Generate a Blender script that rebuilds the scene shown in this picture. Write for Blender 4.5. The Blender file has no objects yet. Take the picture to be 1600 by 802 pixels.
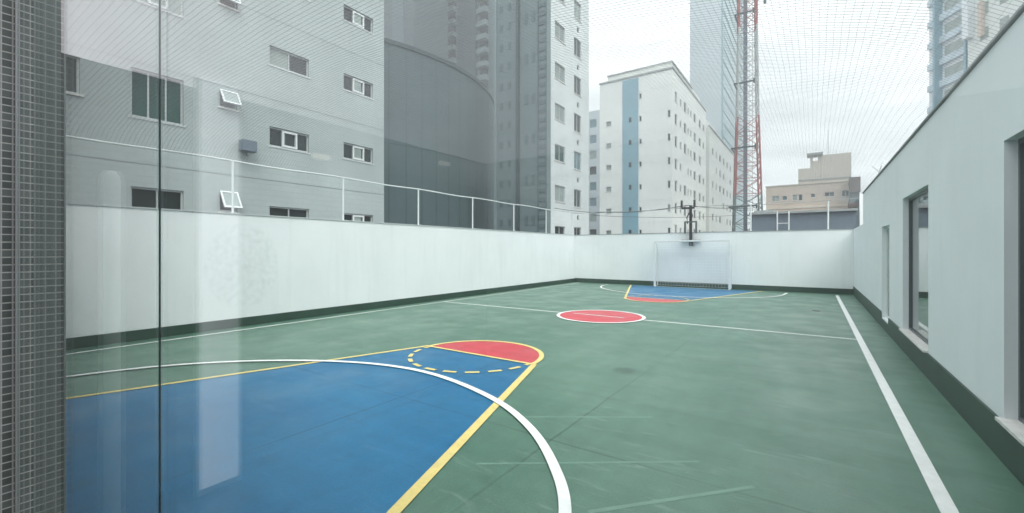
import bpy, bmesh, math, random
from mathutils import Vector, Matrix, noise
random.seed(7)
S = bpy.context.scene
C = S.collection
rad = math.radians

# ------------------------------------------------------------------ camera
CAM_H = 1.64
YAW = math.atan(471/682)
FPX = 682.0
cd = bpy.data.cameras.new('camera')
cam = bpy.data.objects.new('camera', cd); C.objects.link(cam)
cam.location = (0, 0, CAM_H)
cam.rotation_euler = (rad(90), 0, YAW)
cd.sensor_width = 36; cd.lens = FPX/1600*36
cd.shift_y = -10/1600
cd.clip_start = 0.02; cd.clip_end = 3000
S.camera = cam

# ------------------------------------------------------------------ world: overcast sky
SUN_DIR = Vector((.55, -.38, .78)).normalized()
SUN_EL = math.degrees(math.asin(SUN_DIR.z)); SUN_AZ = math.degrees(math.atan2(SUN_DIR.x, SUN_DIR.y))
w = bpy.data.worlds.new('World'); S.world = w; w.use_nodes = True
wn, wl = w.node_tree.nodes, w.node_tree.links
bg = wn['Background']; bg.inputs['Strength'].default_value = 0.13
sky = wn.new('ShaderNodeTexSky'); sky.sky_type = 'NISHITA'; sky.sun_disc = False
sky.sun_elevation = rad(SUN_EL); sky.sun_rotation = rad(SUN_AZ)
sky.dust_density = 4; sky.air_density = 1
tc = wn.new('ShaderNodeTexCoord'); sp = wn.new('ShaderNodeSeparateXYZ')
wl.new(tc.outputs['Generated'], sp.inputs[0])
# cloud deck: brighter overhead than at the horizon, streaked by flattened noise
zr = wn.new('ShaderNodeMapRange'); zr.inputs['From Min'].default_value = 0; zr.inputs['From Max'].default_value = 1
zr.inputs['To Min'].default_value = 6.9; zr.inputs['To Max'].default_value = 21.0
zp = wn.new('ShaderNodeMath'); zp.operation = 'POWER'; zp.use_clamp = True; zp.inputs[1].default_value = 2.0
zc = wn.new('ShaderNodeMath'); zc.operation = 'MAXIMUM'; zc.inputs[1].default_value = 0
wl.new(sp.outputs['Z'], zc.inputs[0]); wl.new(zc.outputs[0], zp.inputs[0]); wl.new(zp.outputs[0], zr.inputs['Value'])
mp = wn.new('ShaderNodeMapping'); mp.inputs['Scale'].default_value = (1.3, 1.3, 7.0)
wl.new(tc.outputs['Generated'], mp.inputs['Vector'])
nz = wn.new('ShaderNodeTexNoise'); nz.inputs['Scale'].default_value = 1.8; nz.inputs['Detail'].default_value = 7
nz.inputs['Distortion'].default_value = .5
wl.new(mp.outputs[0], nz.inputs['Vector'])
nr = wn.new('ShaderNodeMapRange'); nr.inputs['From Min'].default_value = .3; nr.inputs['From Max'].default_value = .7
nr.inputs['To Min'].default_value = .80; nr.inputs['To Max'].default_value = 1.16
wl.new(nz.outputs['Fac'], nr.inputs['Value'])
mu = wn.new('ShaderNodeMath'); mu.operation = 'MULTIPLY'
wl.new(zr.outputs[0], mu.inputs[0]); wl.new(nr.outputs[0], mu.inputs[1])
cb = wn.new('ShaderNodeVectorMath'); cb.operation = 'SCALE'; cb.inputs[0].default_value = (.975, .985, 1.0)
wl.new(mu.outputs[0], cb.inputs['Scale'])
mx = wn.new('ShaderNodeMixRGB'); mx.inputs['Fac'].default_value = .9
wl.new(sky.outputs[0], mx.inputs[1]); wl.new(cb.outputs[0], mx.inputs[2])
wl.new(mx.outputs[0], bg.inputs['Color'])

sd = bpy.data.lights.new('sun', 'SUN'); sd.energy = 1.1; sd.angle = rad(28); sd.color = (1, .97, .93)
so = bpy.data.objects.new('sun', sd); C.objects.link(so)
so.rotation_euler = SUN_DIR.to_track_quat('Z', 'Y').to_euler()

S.view_settings.view_transform = 'Standard'; S.view_settings.look = 'None'
S.view_settings.exposure = 0.77; S.view_settings.gamma = 1; S.view_settings.use_curve_mapping = False
S.render.engine = 'CYCLES'
S.cycles.transparent_max_bounces = 32
S.cycles.max_bounces = 8
S.cycles.caustics_reflective = False; S.cycles.caustics_refractive = False
S.render.resolution_x = 1024; S.render.resolution_y = 513

# ------------------------------------------------------------------ pixel -> world design aids
FV = (-math.sin(YAW), math.cos(YAW)); RV = (math.cos(YAW), math.sin(YAW))
def ray(px):
    r = (px-800)/FPX
    return FV[0]+r*RV[0], FV[1]+r*RV[1]
def onX(px, py, X):
    dx, dy = ray(px); t = X/dx
    return t*dy, CAM_H+(391-py)/FPX*t
def onY(px, py, Y):
    dx, dy = ray(px); t = Y/dy
    return t*dx, CAM_H+(391-py)/FPX*t

# ------------------------------------------------------------------ materials
def nodes_of(m):
    m.use_nodes = True
    return m.node_tree.nodes, m.node_tree.links, m.node_tree.nodes['Principled BSDF']
def mat(name, col, rough=.6, var=.12, scale=3.0, bump=.0, bscale=60, metal=0, spec=.5, streak=0, dark=None, aniso=(1,1,1)):
    """principled paint or plaster with broad mottling, optional vertical runs of dirt and fine bump"""
    m = bpy.data.materials.new(name); n, l, b = nodes_of(m)
    b.inputs['Roughness'].default_value = rough; b.inputs['Metallic'].default_value = metal
    b.inputs['Specular IOR Level'].default_value = spec
    t = n.new('ShaderNodeTexCoord')
    mp = n.new('ShaderNodeMapping'); mp.inputs['Scale'].default_value = aniso; l.new(t.outputs['Object'], mp.inputs[0])
    a = n.new('ShaderNodeTexNoise'); a.inputs['Scale'].default_value = scale; a.inputs['Detail'].default_value = 8; a.inputs['Roughness'].default_value = .65
    l.new(mp.outputs[0], a.inputs['Vector'])
    r = n.new('ShaderNodeMapRange'); r.inputs['From Min'].default_value = .25; r.inputs['From Max'].default_value = .75
    r.inputs['To Min'].default_value = 1-var; r.inputs['To Max'].default_value = 1+var*.6
    l.new(a.outputs['Fac'], r.inputs['Value'])
    mul = n.new('ShaderNodeVectorMath'); mul.operation = 'SCALE'; mul.inputs[0].default_value = col
    l.new(r.outputs[0], mul.inputs['Scale'])
    out = mul.outputs[0]
    if streak:
        mp2 = n.new('ShaderNodeMapping'); mp2.inputs['Scale'].default_value = (5, 5, .35); l.new(t.outputs['Object'], mp2.inputs[0])
        s = n.new('ShaderNodeTexNoise'); s.inputs['Scale'].default_value = 1.4; s.inputs['Detail'].default_value = 6
        l.new(mp2.outputs[0], s.inputs['Vector'])
        sr = n.new('ShaderNodeMapRange'); sr.inputs['From Min'].default_value = .52; sr.inputs['From Max'].default_value = .8
        sr.inputs['To Min'].default_value = 0; sr.inputs['To Max'].default_value = streak
        l.new(s.outputs['Fac'], sr.inputs['Value'])
        mix = n.new('ShaderNodeMixRGB'); l.new(sr.outputs[0], mix.inputs['Fac']); l.new(out, mix.inputs[1])
        mix.inputs[2].default_value = (*(dark or [c*.5 for c in col]), 1); out = mix.outputs[0]
    l.new(out, b.inputs['Base Color'])
    if bump:
        f = n.new('ShaderNodeTexNoise'); f.inputs['Scale'].default_value = bscale; f.inputs['Detail'].default_value = 4
        l.new(t.outputs['Object'], f.inputs['Vector'])
        bp = n.new('ShaderNodeBump'); bp.inputs['Strength'].default_value = bump; bp.inputs['Distance'].default_value = .01
        l.new(f.outputs['Fac'], bp.inputs['Height']); l.new(bp.outputs[0], b.inputs['Normal'])
    return m
def tiles(name, c1, c2, grout, w, h, gap, plane, rough=.4, bump=.4, offset=0.0, stain=.15):
    """tile or block courses; plane is 'yz' or 'xz'"""
    m = bpy.data.materials.new(name); n, l, b = nodes_of(m)
    b.inputs['Roughness'].default_value = rough
    t = n.new('ShaderNodeTexCoord'); s = n.new('ShaderNodeSeparateXYZ'); c = n.new('ShaderNodeCombineXYZ')
    l.new(t.outputs['Object'], s.inputs[0])
    l.new(s.outputs['Y' if plane == 'yz' else 'X'], c.inputs['X']); l.new(s.outputs['Z'], c.inputs['Y'])
    br = n.new('ShaderNodeTexBrick'); br.inputs['Scale'].default_value = 1
    br.inputs['Brick Width'].default_value = w; br.inputs['Row Height'].default_value = h
    br.inputs['Mortar Size'].default_value = gap; br.inputs['Mortar Smooth'].default_value = .2
    br.offset = offset; br.squash = 1
    br.inputs['Color1'].default_value = (*c1, 1); br.inputs['Color2'].default_value = (*c2, 1); br.inputs['Mortar'].default_value = (*grout, 1)
    l.new(c.outputs[0], br.inputs['Vector'])
    a = n.new('ShaderNodeTexNoise'); a.inputs['Scale'].default_value = .6; a.inputs['Detail'].default_value = 9
    l.new(t.outputs['Object'], a.inputs['Vector'])
    r = n.new('ShaderNodeMapRange'); r.inputs['From Min'].default_value = .3; r.inputs['From Max'].default_value = .7
    r.inputs['To Min'].default_value = 1-stain; r.inputs['To Max'].default_value = 1+stain*.5
    l.new(a.outputs['Fac'], r.inputs['Value'])
    mul = n.new('ShaderNodeVectorMath'); mul.operation = 'SCALE'
    l.new(br.outputs['Color'], mul.inputs[0]); l.new(r.outputs[0], mul.inputs['Scale'])
    l.new(mul.outputs[0], b.inputs['Base Color'])
    bp = n.new('ShaderNodeBump'); bp.inputs['Strength'].default_value = bump; bp.inputs['Distance'].default_value = .004; bp.invert = True
    l.new(br.outputs['Fac'], bp.inputs['Height']); l.new(bp.outputs[0], b.inputs['Normal'])
    return m
def clear_glass(name, tint, base=.04, rough=0.0):
    """flat clear pane: Schlick reflection over a tinted see-through body"""
    m = bpy.data.materials.new(name); m.use_nodes = True
    n, l = m.node_tree.nodes, m.node_tree.links; n.remove(n['Principled BSDF'])
    g = n.new('ShaderNodeNewGeometry'); d = n.new('ShaderNodeVectorMath'); d.operation = 'DOT_PRODUCT'
    l.new(g.outputs['Incoming'], d.inputs[0]); l.new(g.outputs['Normal'], d.inputs[1])
    def M(op, a, b_=None):
        k = n.new('ShaderNodeMath'); k.operation = op
        for i, v in enumerate((a, b_)):
            if v is None: continue
            if isinstance(v, (int, float)): k.inputs[i].default_value = v
            else: l.new(v, k.inputs[i])
        return k.outputs[0]
    c = M('ABSOLUTE', d.outputs['Value']); p = M('POWER', M('SUBTRACT', 1.0, c), 5.0)
    F = M('ADD', M('MULTIPLY', p, 1-base), base)
    tr = n.new('ShaderNodeBsdfTransparent'); tr.inputs[0].default_value = (*tint, 1)
    gl = n.new('ShaderNodeBsdfGlossy'); gl.inputs['Roughness'].default_value = rough; gl.inputs['Color'].default_value = (1, 1, 1, 1)
    mi = n.new('ShaderNodeMixShader'); l.new(F, mi.inputs[0]); l.new(tr.outputs[0], mi.inputs[1]); l.new(gl.outputs[0], mi.inputs[2])
    l.new(mi.outputs[0], n['Material Output'].inputs['Surface'])
    return m
def glow_mat(name, col, s):
    m = bpy.data.materials.new(name); n, l, b = nodes_of(m)
    b.inputs['Emission Color'].default_value = (*col, 1); b.inputs['Emission Strength'].default_value = s
    return m

def court_floor_mat(name, base, worn, joints=True, scratch=1):
    """roller-laid acrylic court paint: broad tone drift, roller sweeps, saw-cut joints, scuffs"""
    m = bpy.data.materials.new(name); n, l, b = nodes_of(m)
    t = n.new('ShaderNodeTexCoord'); s = n.new('ShaderNodeSeparateXYZ'); l.new(t.outputs['Object'], s.inputs[0])
    def M(op, a, b_=None, c_=None):
        k = n.new('ShaderNodeMath'); k.operation = op
        for i, v in enumerate((a, b_, c_)):
            if v is None: continue
            if isinstance(v, (int, float)): k.inputs[i].default_value = v
            else: l.new(v, k.inputs[i])
        return k.outputs[0]
    def N(sc, asp, det=8, lo=.3, hi=.7, a=0, z=1, dist=0):
        mp = n.new('ShaderNodeMapping'); mp.inputs['Scale'].default_value = asp; l.new(t.outputs['Object'], mp.inputs[0])
        k = n.new('ShaderNodeTexNoise'); k.inputs['Scale'].default_value = sc; k.inputs['Detail'].default_value = det
        k.inputs['Distortion'].default_value = dist
        l.new(mp.outputs[0], k.inputs['Vector'])
        r = n.new('ShaderNodeMapRange'); r.inputs['From Min'].default_value = lo; r.inputs['From Max'].default_value = hi
        r.inputs['To Min'].default_value = a; r.inputs['To Max'].default_value = z
        l.new(k.outputs['Fac'], r.inputs['Value']); return r.outputs[0]
    mix = n.new('ShaderNodeMixRGB'); mix.inputs[1].default_value = (*base, 1); mix.inputs[2].default_value = (*worn, 1)
    l.new(M('MULTIPLY', N(.55, (1, 1, 1), dist=.6), .75), mix.inputs['Fac'])
    v = M('MULTIPLY', N(1.1, (5, .4, 1), a=.93, z=1.05), N(9, (1, 1, 1), a=.95, z=1.04))
    v = M('MULTIPLY', v, N(1.3, (.35, 4, 1), a=.93, z=1.05)); v = M('MULTIPLY', v, N(70, (1, 1, 1), det=3, a=.90, z=1.08)); v = M('MULTIPLY', v, N(3.2, (1, 1, 1), lo=.55, hi=.72, a=1, z=.88, dist=.8))
    if joints:
        jl = None
        for ax, ps in (('X', (-1.86, -3.78, -7.5)), ('Y', (3.3, 7.0, 13.9))):
            for p_ in ps:
                wob = M('MULTIPLY', N(.8, (1, 1, 1), a=-1, z=1), .012)
                dd = M('ABSOLUTE', M('ADD', M('SUBTRACT', s.outputs[ax], p_), wob))
                q = n.new('ShaderNodeMapRange'); q.inputs['From Min'].default_value = .004; q.inputs['From Max'].default_value = .018
                q.inputs['To Min'].default_value = .62; q.inputs['To Max'].default_value = 1; q.interpolation_type = 'SMOOTHSTEP'
                l.new(dd, q.inputs['Value'])
                jl = q.outputs[0] if jl is None else M('MULTIPLY', jl, q.outputs[0])
        fade = N(.7, (1, 1, 1), a=0, z=1, lo=.38, hi=.55)
        v = M('MULTIPLY', v, M('ADD', M('MULTIPLY', M('SUBTRACT', jl, 1), M('ADD', M('MULTIPLY', fade, .65), .35)), 1))
        # the dark smudge left near the middle of the court
        ex = M('DIVIDE', M('SUBTRACT', s.outputs['X'], -2.1), .20); ey = M('DIVIDE', M('SUBTRACT', s.outputs['Y'], 5.76), .20)
        rr = M('SQRT', M('ADD', M('MULTIPLY', ex, ex), M('MULTIPLY', ey, ey)))
        q = n.new('ShaderNodeMapRange'); q.inputs['From Min'].default_value = .45; q.inputs['From Max'].default_value = 1.1
        q.inputs['To Min'].default_value = .62; q.inputs['To Max'].default_value = 1; q.interpolation_type = 'SMOOTHSTEP'
        l.new(M('ADD', rr, N(12, (1, 1, 1), a=-.25, z=.25)), q.inputs['Value'])
        v = M('MULTIPLY', v, q.outputs[0])
    sc = n.new('ShaderNodeVectorMath'); sc.operation = 'SCALE'; l.new(mix.outputs[0], sc.inputs[0]); l.new(v, sc.inputs['Scale'])
    # pale scuffs
    scf = n.new('ShaderNodeMixRGB'); l.new(sc.outputs[0], scf.inputs[1]); scf.inputs[2].default_value = (.45, .55, .5, 1)
    l.new(M('MULTIPLY', N(2.2, (.7, 3.5, 1), lo=.60, hi=.78, dist=1.5), .20*max(.4, scratch)), scf.inputs['Fac'])
    scr = n.new('ShaderNodeMixRGB'); l.new(scf.outputs[0], scr.inputs[1]); scr.inputs[2].default_value = (.42, .50, .46, 1)
    def wave(rot_, sc_, lo):
        mp = n.new('ShaderNodeMapping'); mp.inputs['Rotation'].default_value = (0, 0, rot_); mp.inputs['Scale'].default_value = (.5, 14, 1); l.new(t.outputs['Object'], mp.inputs[0])
        k = n.new('ShaderNodeTexNoise'); k.inputs['Scale'].default_value = sc_; k.inputs['Detail'].default_value = 3; l.new(mp.outputs[0], k.inputs['Vector'])
        q = n.new('ShaderNodeMapRange'); q.inputs['From Min'].default_value = lo; q.inputs['From Max'].default_value = lo+.06; l.new(k.outputs['Fac'], q.inputs['Value']); return q.outputs[0]
    l.new(M('MULTIPLY', M('ADD', wave(.5, 1.6, .69), wave(-.9, 2.1, .74)), .045*scratch), scr.inputs['Fac'])
    dk = n.new('ShaderNodeMixRGB'); l.new(scr.outputs[0], dk.inputs[1]); dk.inputs[2].default_value = (.02, .03, .025, 1)
    l.new(M('MULTIPLY', N(26, (1, 1, 1), lo=.70, hi=.78, det=4), .35), dk.inputs['Fac'])
    l.new(dk.outputs[0], b.inputs['Base Color'])
    l.new(N(1.5, (1, 1, 1), a=.30, z=.52), b.inputs['Roughness'])
    b.inputs['Specular IOR Level'].default_value = .55
    f = n.new('ShaderNodeTexNoise'); f.inputs['Scale'].default_value = 55; f.inputs['Detail'].default_value = 5
    l.new(t.outputs['Object'], f.inputs['Vector'])
    bp = n.new('ShaderNodeBump'); bp.inputs['Strength'].default_value = .25; bp.inputs['Distance'].default_value = .004
    l.new(f.outputs['Fac'], bp.inputs['Height']); l.new(bp.outputs[0], b.inputs['Normal'])
    return m

M_green = court_floor_mat('court_green', (.068, .150, .108), (.105, .200, .148))
M_blue = court_floor_mat('court_blue', (.004, .112, .245), (.014, .150, .29), scratch=.15)
M_red = court_floor_mat('court_red', (.50, .035, .055), (.58, .07, .085), joints=False)
M_white_line = mat('line_white', (.78, .79, .77), .5, .16, 14, bump=.2, streak=.5, dark=(.42, .50, .45))
M_yellow_line = mat('line_yellow', (.70, .56, .20), .5, .18, 14, bump=.2, streak=.5, dark=(.42, .42, .25))
M_white = mat('white_wall_paint', (.80, .83, .83), .6, .07, .7, bump=.15, bscale=25, streak=.22, dark=(.52, .58, .56))
def oval_reflection(src, name, cy, cz, ry, rz_):  # oval mark on the left wall: a glass reflection painted into the colour
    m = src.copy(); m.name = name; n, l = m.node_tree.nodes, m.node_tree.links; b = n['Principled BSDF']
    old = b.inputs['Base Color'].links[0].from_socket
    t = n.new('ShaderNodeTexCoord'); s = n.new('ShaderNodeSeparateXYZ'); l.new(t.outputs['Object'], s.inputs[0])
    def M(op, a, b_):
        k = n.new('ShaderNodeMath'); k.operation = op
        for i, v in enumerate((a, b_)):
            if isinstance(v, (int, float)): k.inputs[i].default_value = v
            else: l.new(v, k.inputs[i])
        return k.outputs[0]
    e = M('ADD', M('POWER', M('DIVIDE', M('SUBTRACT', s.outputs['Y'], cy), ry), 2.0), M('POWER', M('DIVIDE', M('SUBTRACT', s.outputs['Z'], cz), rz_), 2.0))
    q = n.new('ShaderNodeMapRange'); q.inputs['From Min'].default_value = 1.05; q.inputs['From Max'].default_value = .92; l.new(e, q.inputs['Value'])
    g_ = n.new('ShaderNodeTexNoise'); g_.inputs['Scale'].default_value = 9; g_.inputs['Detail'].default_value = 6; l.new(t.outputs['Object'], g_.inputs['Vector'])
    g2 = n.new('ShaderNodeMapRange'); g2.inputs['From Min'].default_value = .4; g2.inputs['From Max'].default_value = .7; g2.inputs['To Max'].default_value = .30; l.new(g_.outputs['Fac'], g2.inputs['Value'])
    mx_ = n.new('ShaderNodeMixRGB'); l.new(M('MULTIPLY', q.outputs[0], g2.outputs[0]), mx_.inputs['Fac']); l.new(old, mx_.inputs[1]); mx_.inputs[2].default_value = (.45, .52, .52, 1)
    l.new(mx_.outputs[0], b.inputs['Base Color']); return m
M_white_l = oval_reflection(M_white, 'white_wall_oval_reflection', 4.45, 1.3, .75, .92)
M_white_r = mat('white_building_paint', (.81, .845, .865), .6, .07, .9, bump=.15, bscale=25, streak=.12, dark=(.5, .56, .55))
M_base = mat('green_skirting_paint', (.024, .062, .043), .55, .3, 2.5, bump=.2)
M_cap = mat('grey_metal_cap', (.32, .34, .34), .45, .2, 3)
M_galv = mat('white_painted_steel', (.72, .75, .75), .45, .1, 4)
M_black = mat('black_painted_steel', (.02, .022, .025), .45, .2, 6)
M_darkframe = mat('dark_aluminium', (.12, .14, .145), .4, .1, 4, metal=.5)
M_alu = mat('pale_aluminium', (.55, .58, .58), .4, .1, 4, metal=.3)
M_sill = mat('grey_stone_sill', (.70, .69, .66), .5, .3, 14, bump=.1)
M_net = mat('net_cord', (.20, .22, .23), .8, .1, 2)
M_goalnet = mat('goal_net_cord', (.72, .76, .82), .8, .1, 2)
M_ground = mat('street_asphalt', (.06, .06, .062), .9, .3, .05)
M_concrete = mat('podium_concrete', (.32, .32, .31), .8, .2, .4, streak=.3)
M_leftfac = tiles('grey_tile_cladding', (.38, .435, .43), (.395, .45, .445), (.33, .385, .38), .40, .20, .008, 'yz', .45, .2, .5, .10)
M_leftfac_x = tiles('grey_tile_cladding_side', (.25, .29, .29), (.27, .31, .31), (.22, .25, .25), .40, .20, .008, 'xz', .45, .2, .5, .10)
M_dark = mat('weathered_grey_render', (.085, .13, .14), .7, .12, .25, streak=.25)
M_dark2 = mat('dark_grey_panel', (.040, .068, .075), .55, .12, .25, streak=.2)
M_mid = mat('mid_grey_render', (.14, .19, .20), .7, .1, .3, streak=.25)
M_mid2 = mat('light_grey_render', (.20, .26, .27), .7, .1, .3, streak=.25)
M_tower = tiles('pale_tower_tile', (.66, .71, .70), (.69, .735, .73), (.58, .63, .63), .5, .25, .012, 'yz', .5, .2, .5, .1)
M_cream = mat('off_white_render', (.82, .85, .82), .7, .08, .2, bump=.1, bscale=8, streak=.22, dark=(.45, .47, .43))
M_cream2 = mat('cream_render', (.75, .78, .74), .7, .08, .2, streak=.3, dark=(.4, .42, .38))
M_bluestrip = mat('pale_blue_cladding', (.20, .38, .46), .4, .15, .4, streak=.15)
M_skyl = mat('pale_grey_curtain_wall', (.50, .57, .60), .35, .06, .1)
M_skyl2 = mat('teal_curtain_wall', (.22, .36, .39), .3, .08, .1)
M_pale = mat('pale_bluish_render', (.72, .77, .80), .5, .06, .2, streak=.2)
M_skyl3 = mat('teal_spandrel', (.27, .41, .44), .4, .08, .1)
M_beige = mat('beige_render', (.60, .50, .415), .75, .1, .3, streak=.25, dark=(.3, .25, .2))
M_beige2 = mat('beige_tank_render', (.60, .55, .48), .75, .1, .3, streak=.25, dark=(.3, .25, .2))
M_brown = mat('brown_panel', (.13, .095, .085), .6, .2, 1)
M_shed = mat('blue_grey_cladding', (.15, .19, .235), .55, .12, .5, streak=.3)
M_red_steel = mat('red_painted_steel', (.36, .085, .075), .55, .25, 1.5)
M_white_steel = mat('white_mast_steel', (.42, .45, .44), .55, .2, 1.5)
M_grey_steel = mat('galvanised_mast_steel', (.13, .17, .16), .5, .25, 1.5)
M_cable = mat('black_cable', (.05, .055, .06), .6, .1, 3)
M_wing = mat('pale_stone_tower', (.68, .72, .69), .6, .12, .3, streak=.25)
M_slab = mat('pale_blue_slab_edge', (.50, .60, .66), .5, .1, .3)
def pane_mat(name, col, rough=.12):
    return mat(name, col, rough, .35, .8, spec=.3)
M_pane = pane_mat('dark_window_pane', (.02, .03, .03))
M_pane_g = pane_mat('green_window_pane', (.03, .085, .07))
M_pane_p = pane_mat('curtained_window_pane', (.30, .36, .34), .2)
M_pane_b = pane_mat('bluish_window_pane', (.12, .22, .26))
M_tile = tiles('charcoal_mosaic_tile', (.16, .18, .17), (.26, .29, .275), (.80, .80, .78), .0245, .0245, .0022, 'yz', .25, .6, 0, .15)
M_glass = clear_glass('clear_safety_glass', (.945, .972, .966))
M_glass2 = clear_glass('window_glass', (.80, .88, .86), .16)
M_seal = mat('black_silicone', (.06, .085, .085), .4, .1, 4)
M_room_wall = mat('room_grey_panelling', (.17, .18, .175), .6, .2, 2)
M_room_back = mat('room_pale_back_wall', (.62, .62, .62), .7, .05, 1)
M_room_floor = mat('room_floor_tile', (.16, .15, .14), .35, .2, 2)
M_ceil = mat('room_white_ceiling', (.80, .79, .82), .8, .03, 1)
M_pillar = mat('room_white_pillar', (.80, .80, .84), .6, .04, 1)
M_pad = mat('pale_vinyl_pad', (.74, .84, .80), .5, .1, 3)
M_lamp = glow_mat('warm_lamp_glass', (1, .84, .62), .4)
M_ceiling_glow = glow_mat('ceiling_glow_sheet', (1, .95, 1), .34)  # even glow added to the ceiling so it reflects brightly in the panes
M_ceiling_glow.node_tree.nodes['Principled BSDF'].inputs['Base Color'].default_value = (.7, .7, .7, 1)
M_hub = mat('satellite_dish_white', (.68, .70, .70), .5, .1, 4)
M_drain = mat('dark_iron_grate', (.02, .022, .022), .6, .2, 20)

# ------------------------------------------------------------------ mesh helpers
class MB:
    def __init__(s): s.v = []; s.f = []
    def quad(s, *p):
        k = len(s.v); s.v += [tuple(q) for q in p]; s.f.append(tuple(range(k, k+len(p))))
    def box(s, x0, x1, y0, y1, z0, z1):
        k = len(s.v)
        s.v += [(x, y, z) for x in (x0, x1) for y in (y0, y1) for z in (z0, z1)]
        for f in ((0,1,3,2),(4,6,7,5),(0,4,5,1),(2,3,7,6),(0,2,6,4),(1,5,7,3)): s.f.append(tuple(k+i for i in f))
        return s
    def tube(s, pts, r, n=8, cap=True, r2=None):
        pts = [Vector(p) for p in pts]; rings = []
        for i, p in enumerate(pts):
            d = (pts[min(i+1, len(pts)-1)]-pts[max(i-1, 0)]).normalized()
            a = d.cross(Vector((0, 0, 1)))
            if a.length < 1e-3: a = d.cross(Vector((0, 1, 0)))
            a.normalize(); b = d.cross(a)
            rr = r if r2 is None else r+(r2-r)*i/(len(pts)-1)
            k = len(s.v)
            for j in range(n):
                t = 2*math.pi*j/n
                s.v.append(tuple(p+a*math.cos(t)*rr+b*math.sin(t)*rr))
            rings.append(k)
        for q in range(len(rings)-1):
            for j in range(n):
                s.f.append((rings[q]+j, rings[q]+(j+1) % n, rings[q+1]+(j+1) % n, rings[q+1]+j))
        if cap:
            s.f.append(tuple(rings[0]+j for j in range(n))[::-1]); s.f.append(tuple(rings[-1]+j for j in range(n)))
        return s
    def lathe(s, c, prof, n=24, ax='z'):
        k = len(s.v)
        for (r, h) in prof:
            for j in range(n):
                t = 2*math.pi*j/n
                s.v.append((c[0]+r*math.cos(t), c[1]+r*math.sin(t), c[2]+h))
        for i in range(len(prof)-1):
            for j in range(n):
                s.f.append((k+i*n+j, k+i*n+(j+1) % n, k+(i+1)*n+(j+1) % n, k+(i+1)*n+j))
        return s
    def mesh(s, name, m, smooth=False, bevel=0):
        me = bpy.data.meshes.new(name); me.from_pydata(s.v, [], s.f); me.update()
        bm = bmesh.new(); bm.from_mesh(me)
        bmesh.ops.remove_doubles(bm, verts=bm.verts, dist=1e-5) if smooth else None
        bmesh.ops.recalc_face_normals(bm, faces=bm.faces)
        bm.to_mesh(me); bm.free()
        if smooth:
            for p in me.polygons: p.use_smooth = True
        me.materials.append(m)
        return me
    def build(s, name, m, parent=None, smooth=False, bevel=0):
        o = bpy.data.objects.new(name, s.mesh(name, m, smooth)); C.objects.link(o)
        if parent:
            o.parent = parent; o.matrix_parent_inverse = Matrix.Identity(4)
            # children are modelled in world coordinates
            o.location = -Vector(world_loc(parent))
        if bevel:
            b = o.modifiers.new('bevel', 'BEVEL'); b.width = bevel; b.segments = 2; b.limit_method = 'ANGLE'
        return o
def world_loc(o):
    p = Vector(o.location)
    while o.parent: o = o.parent; p = p+Vector(o.location)
    return p
def tag(o, label, cat, group=None, kind=None):
    if label: o['label'] = label
    if cat: o['category'] = cat
    if group: o['group'] = group
    if kind: o['kind'] = kind
    return o
def structure(o):
    o['kind'] = 'structure'; return o
def empty(name, loc, label, cat, group=None):
    o = bpy.data.objects.new(name, None); C.objects.link(o); o.location = loc; o.empty_display_size = .2
    return tag(o, label, cat, group)

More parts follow.
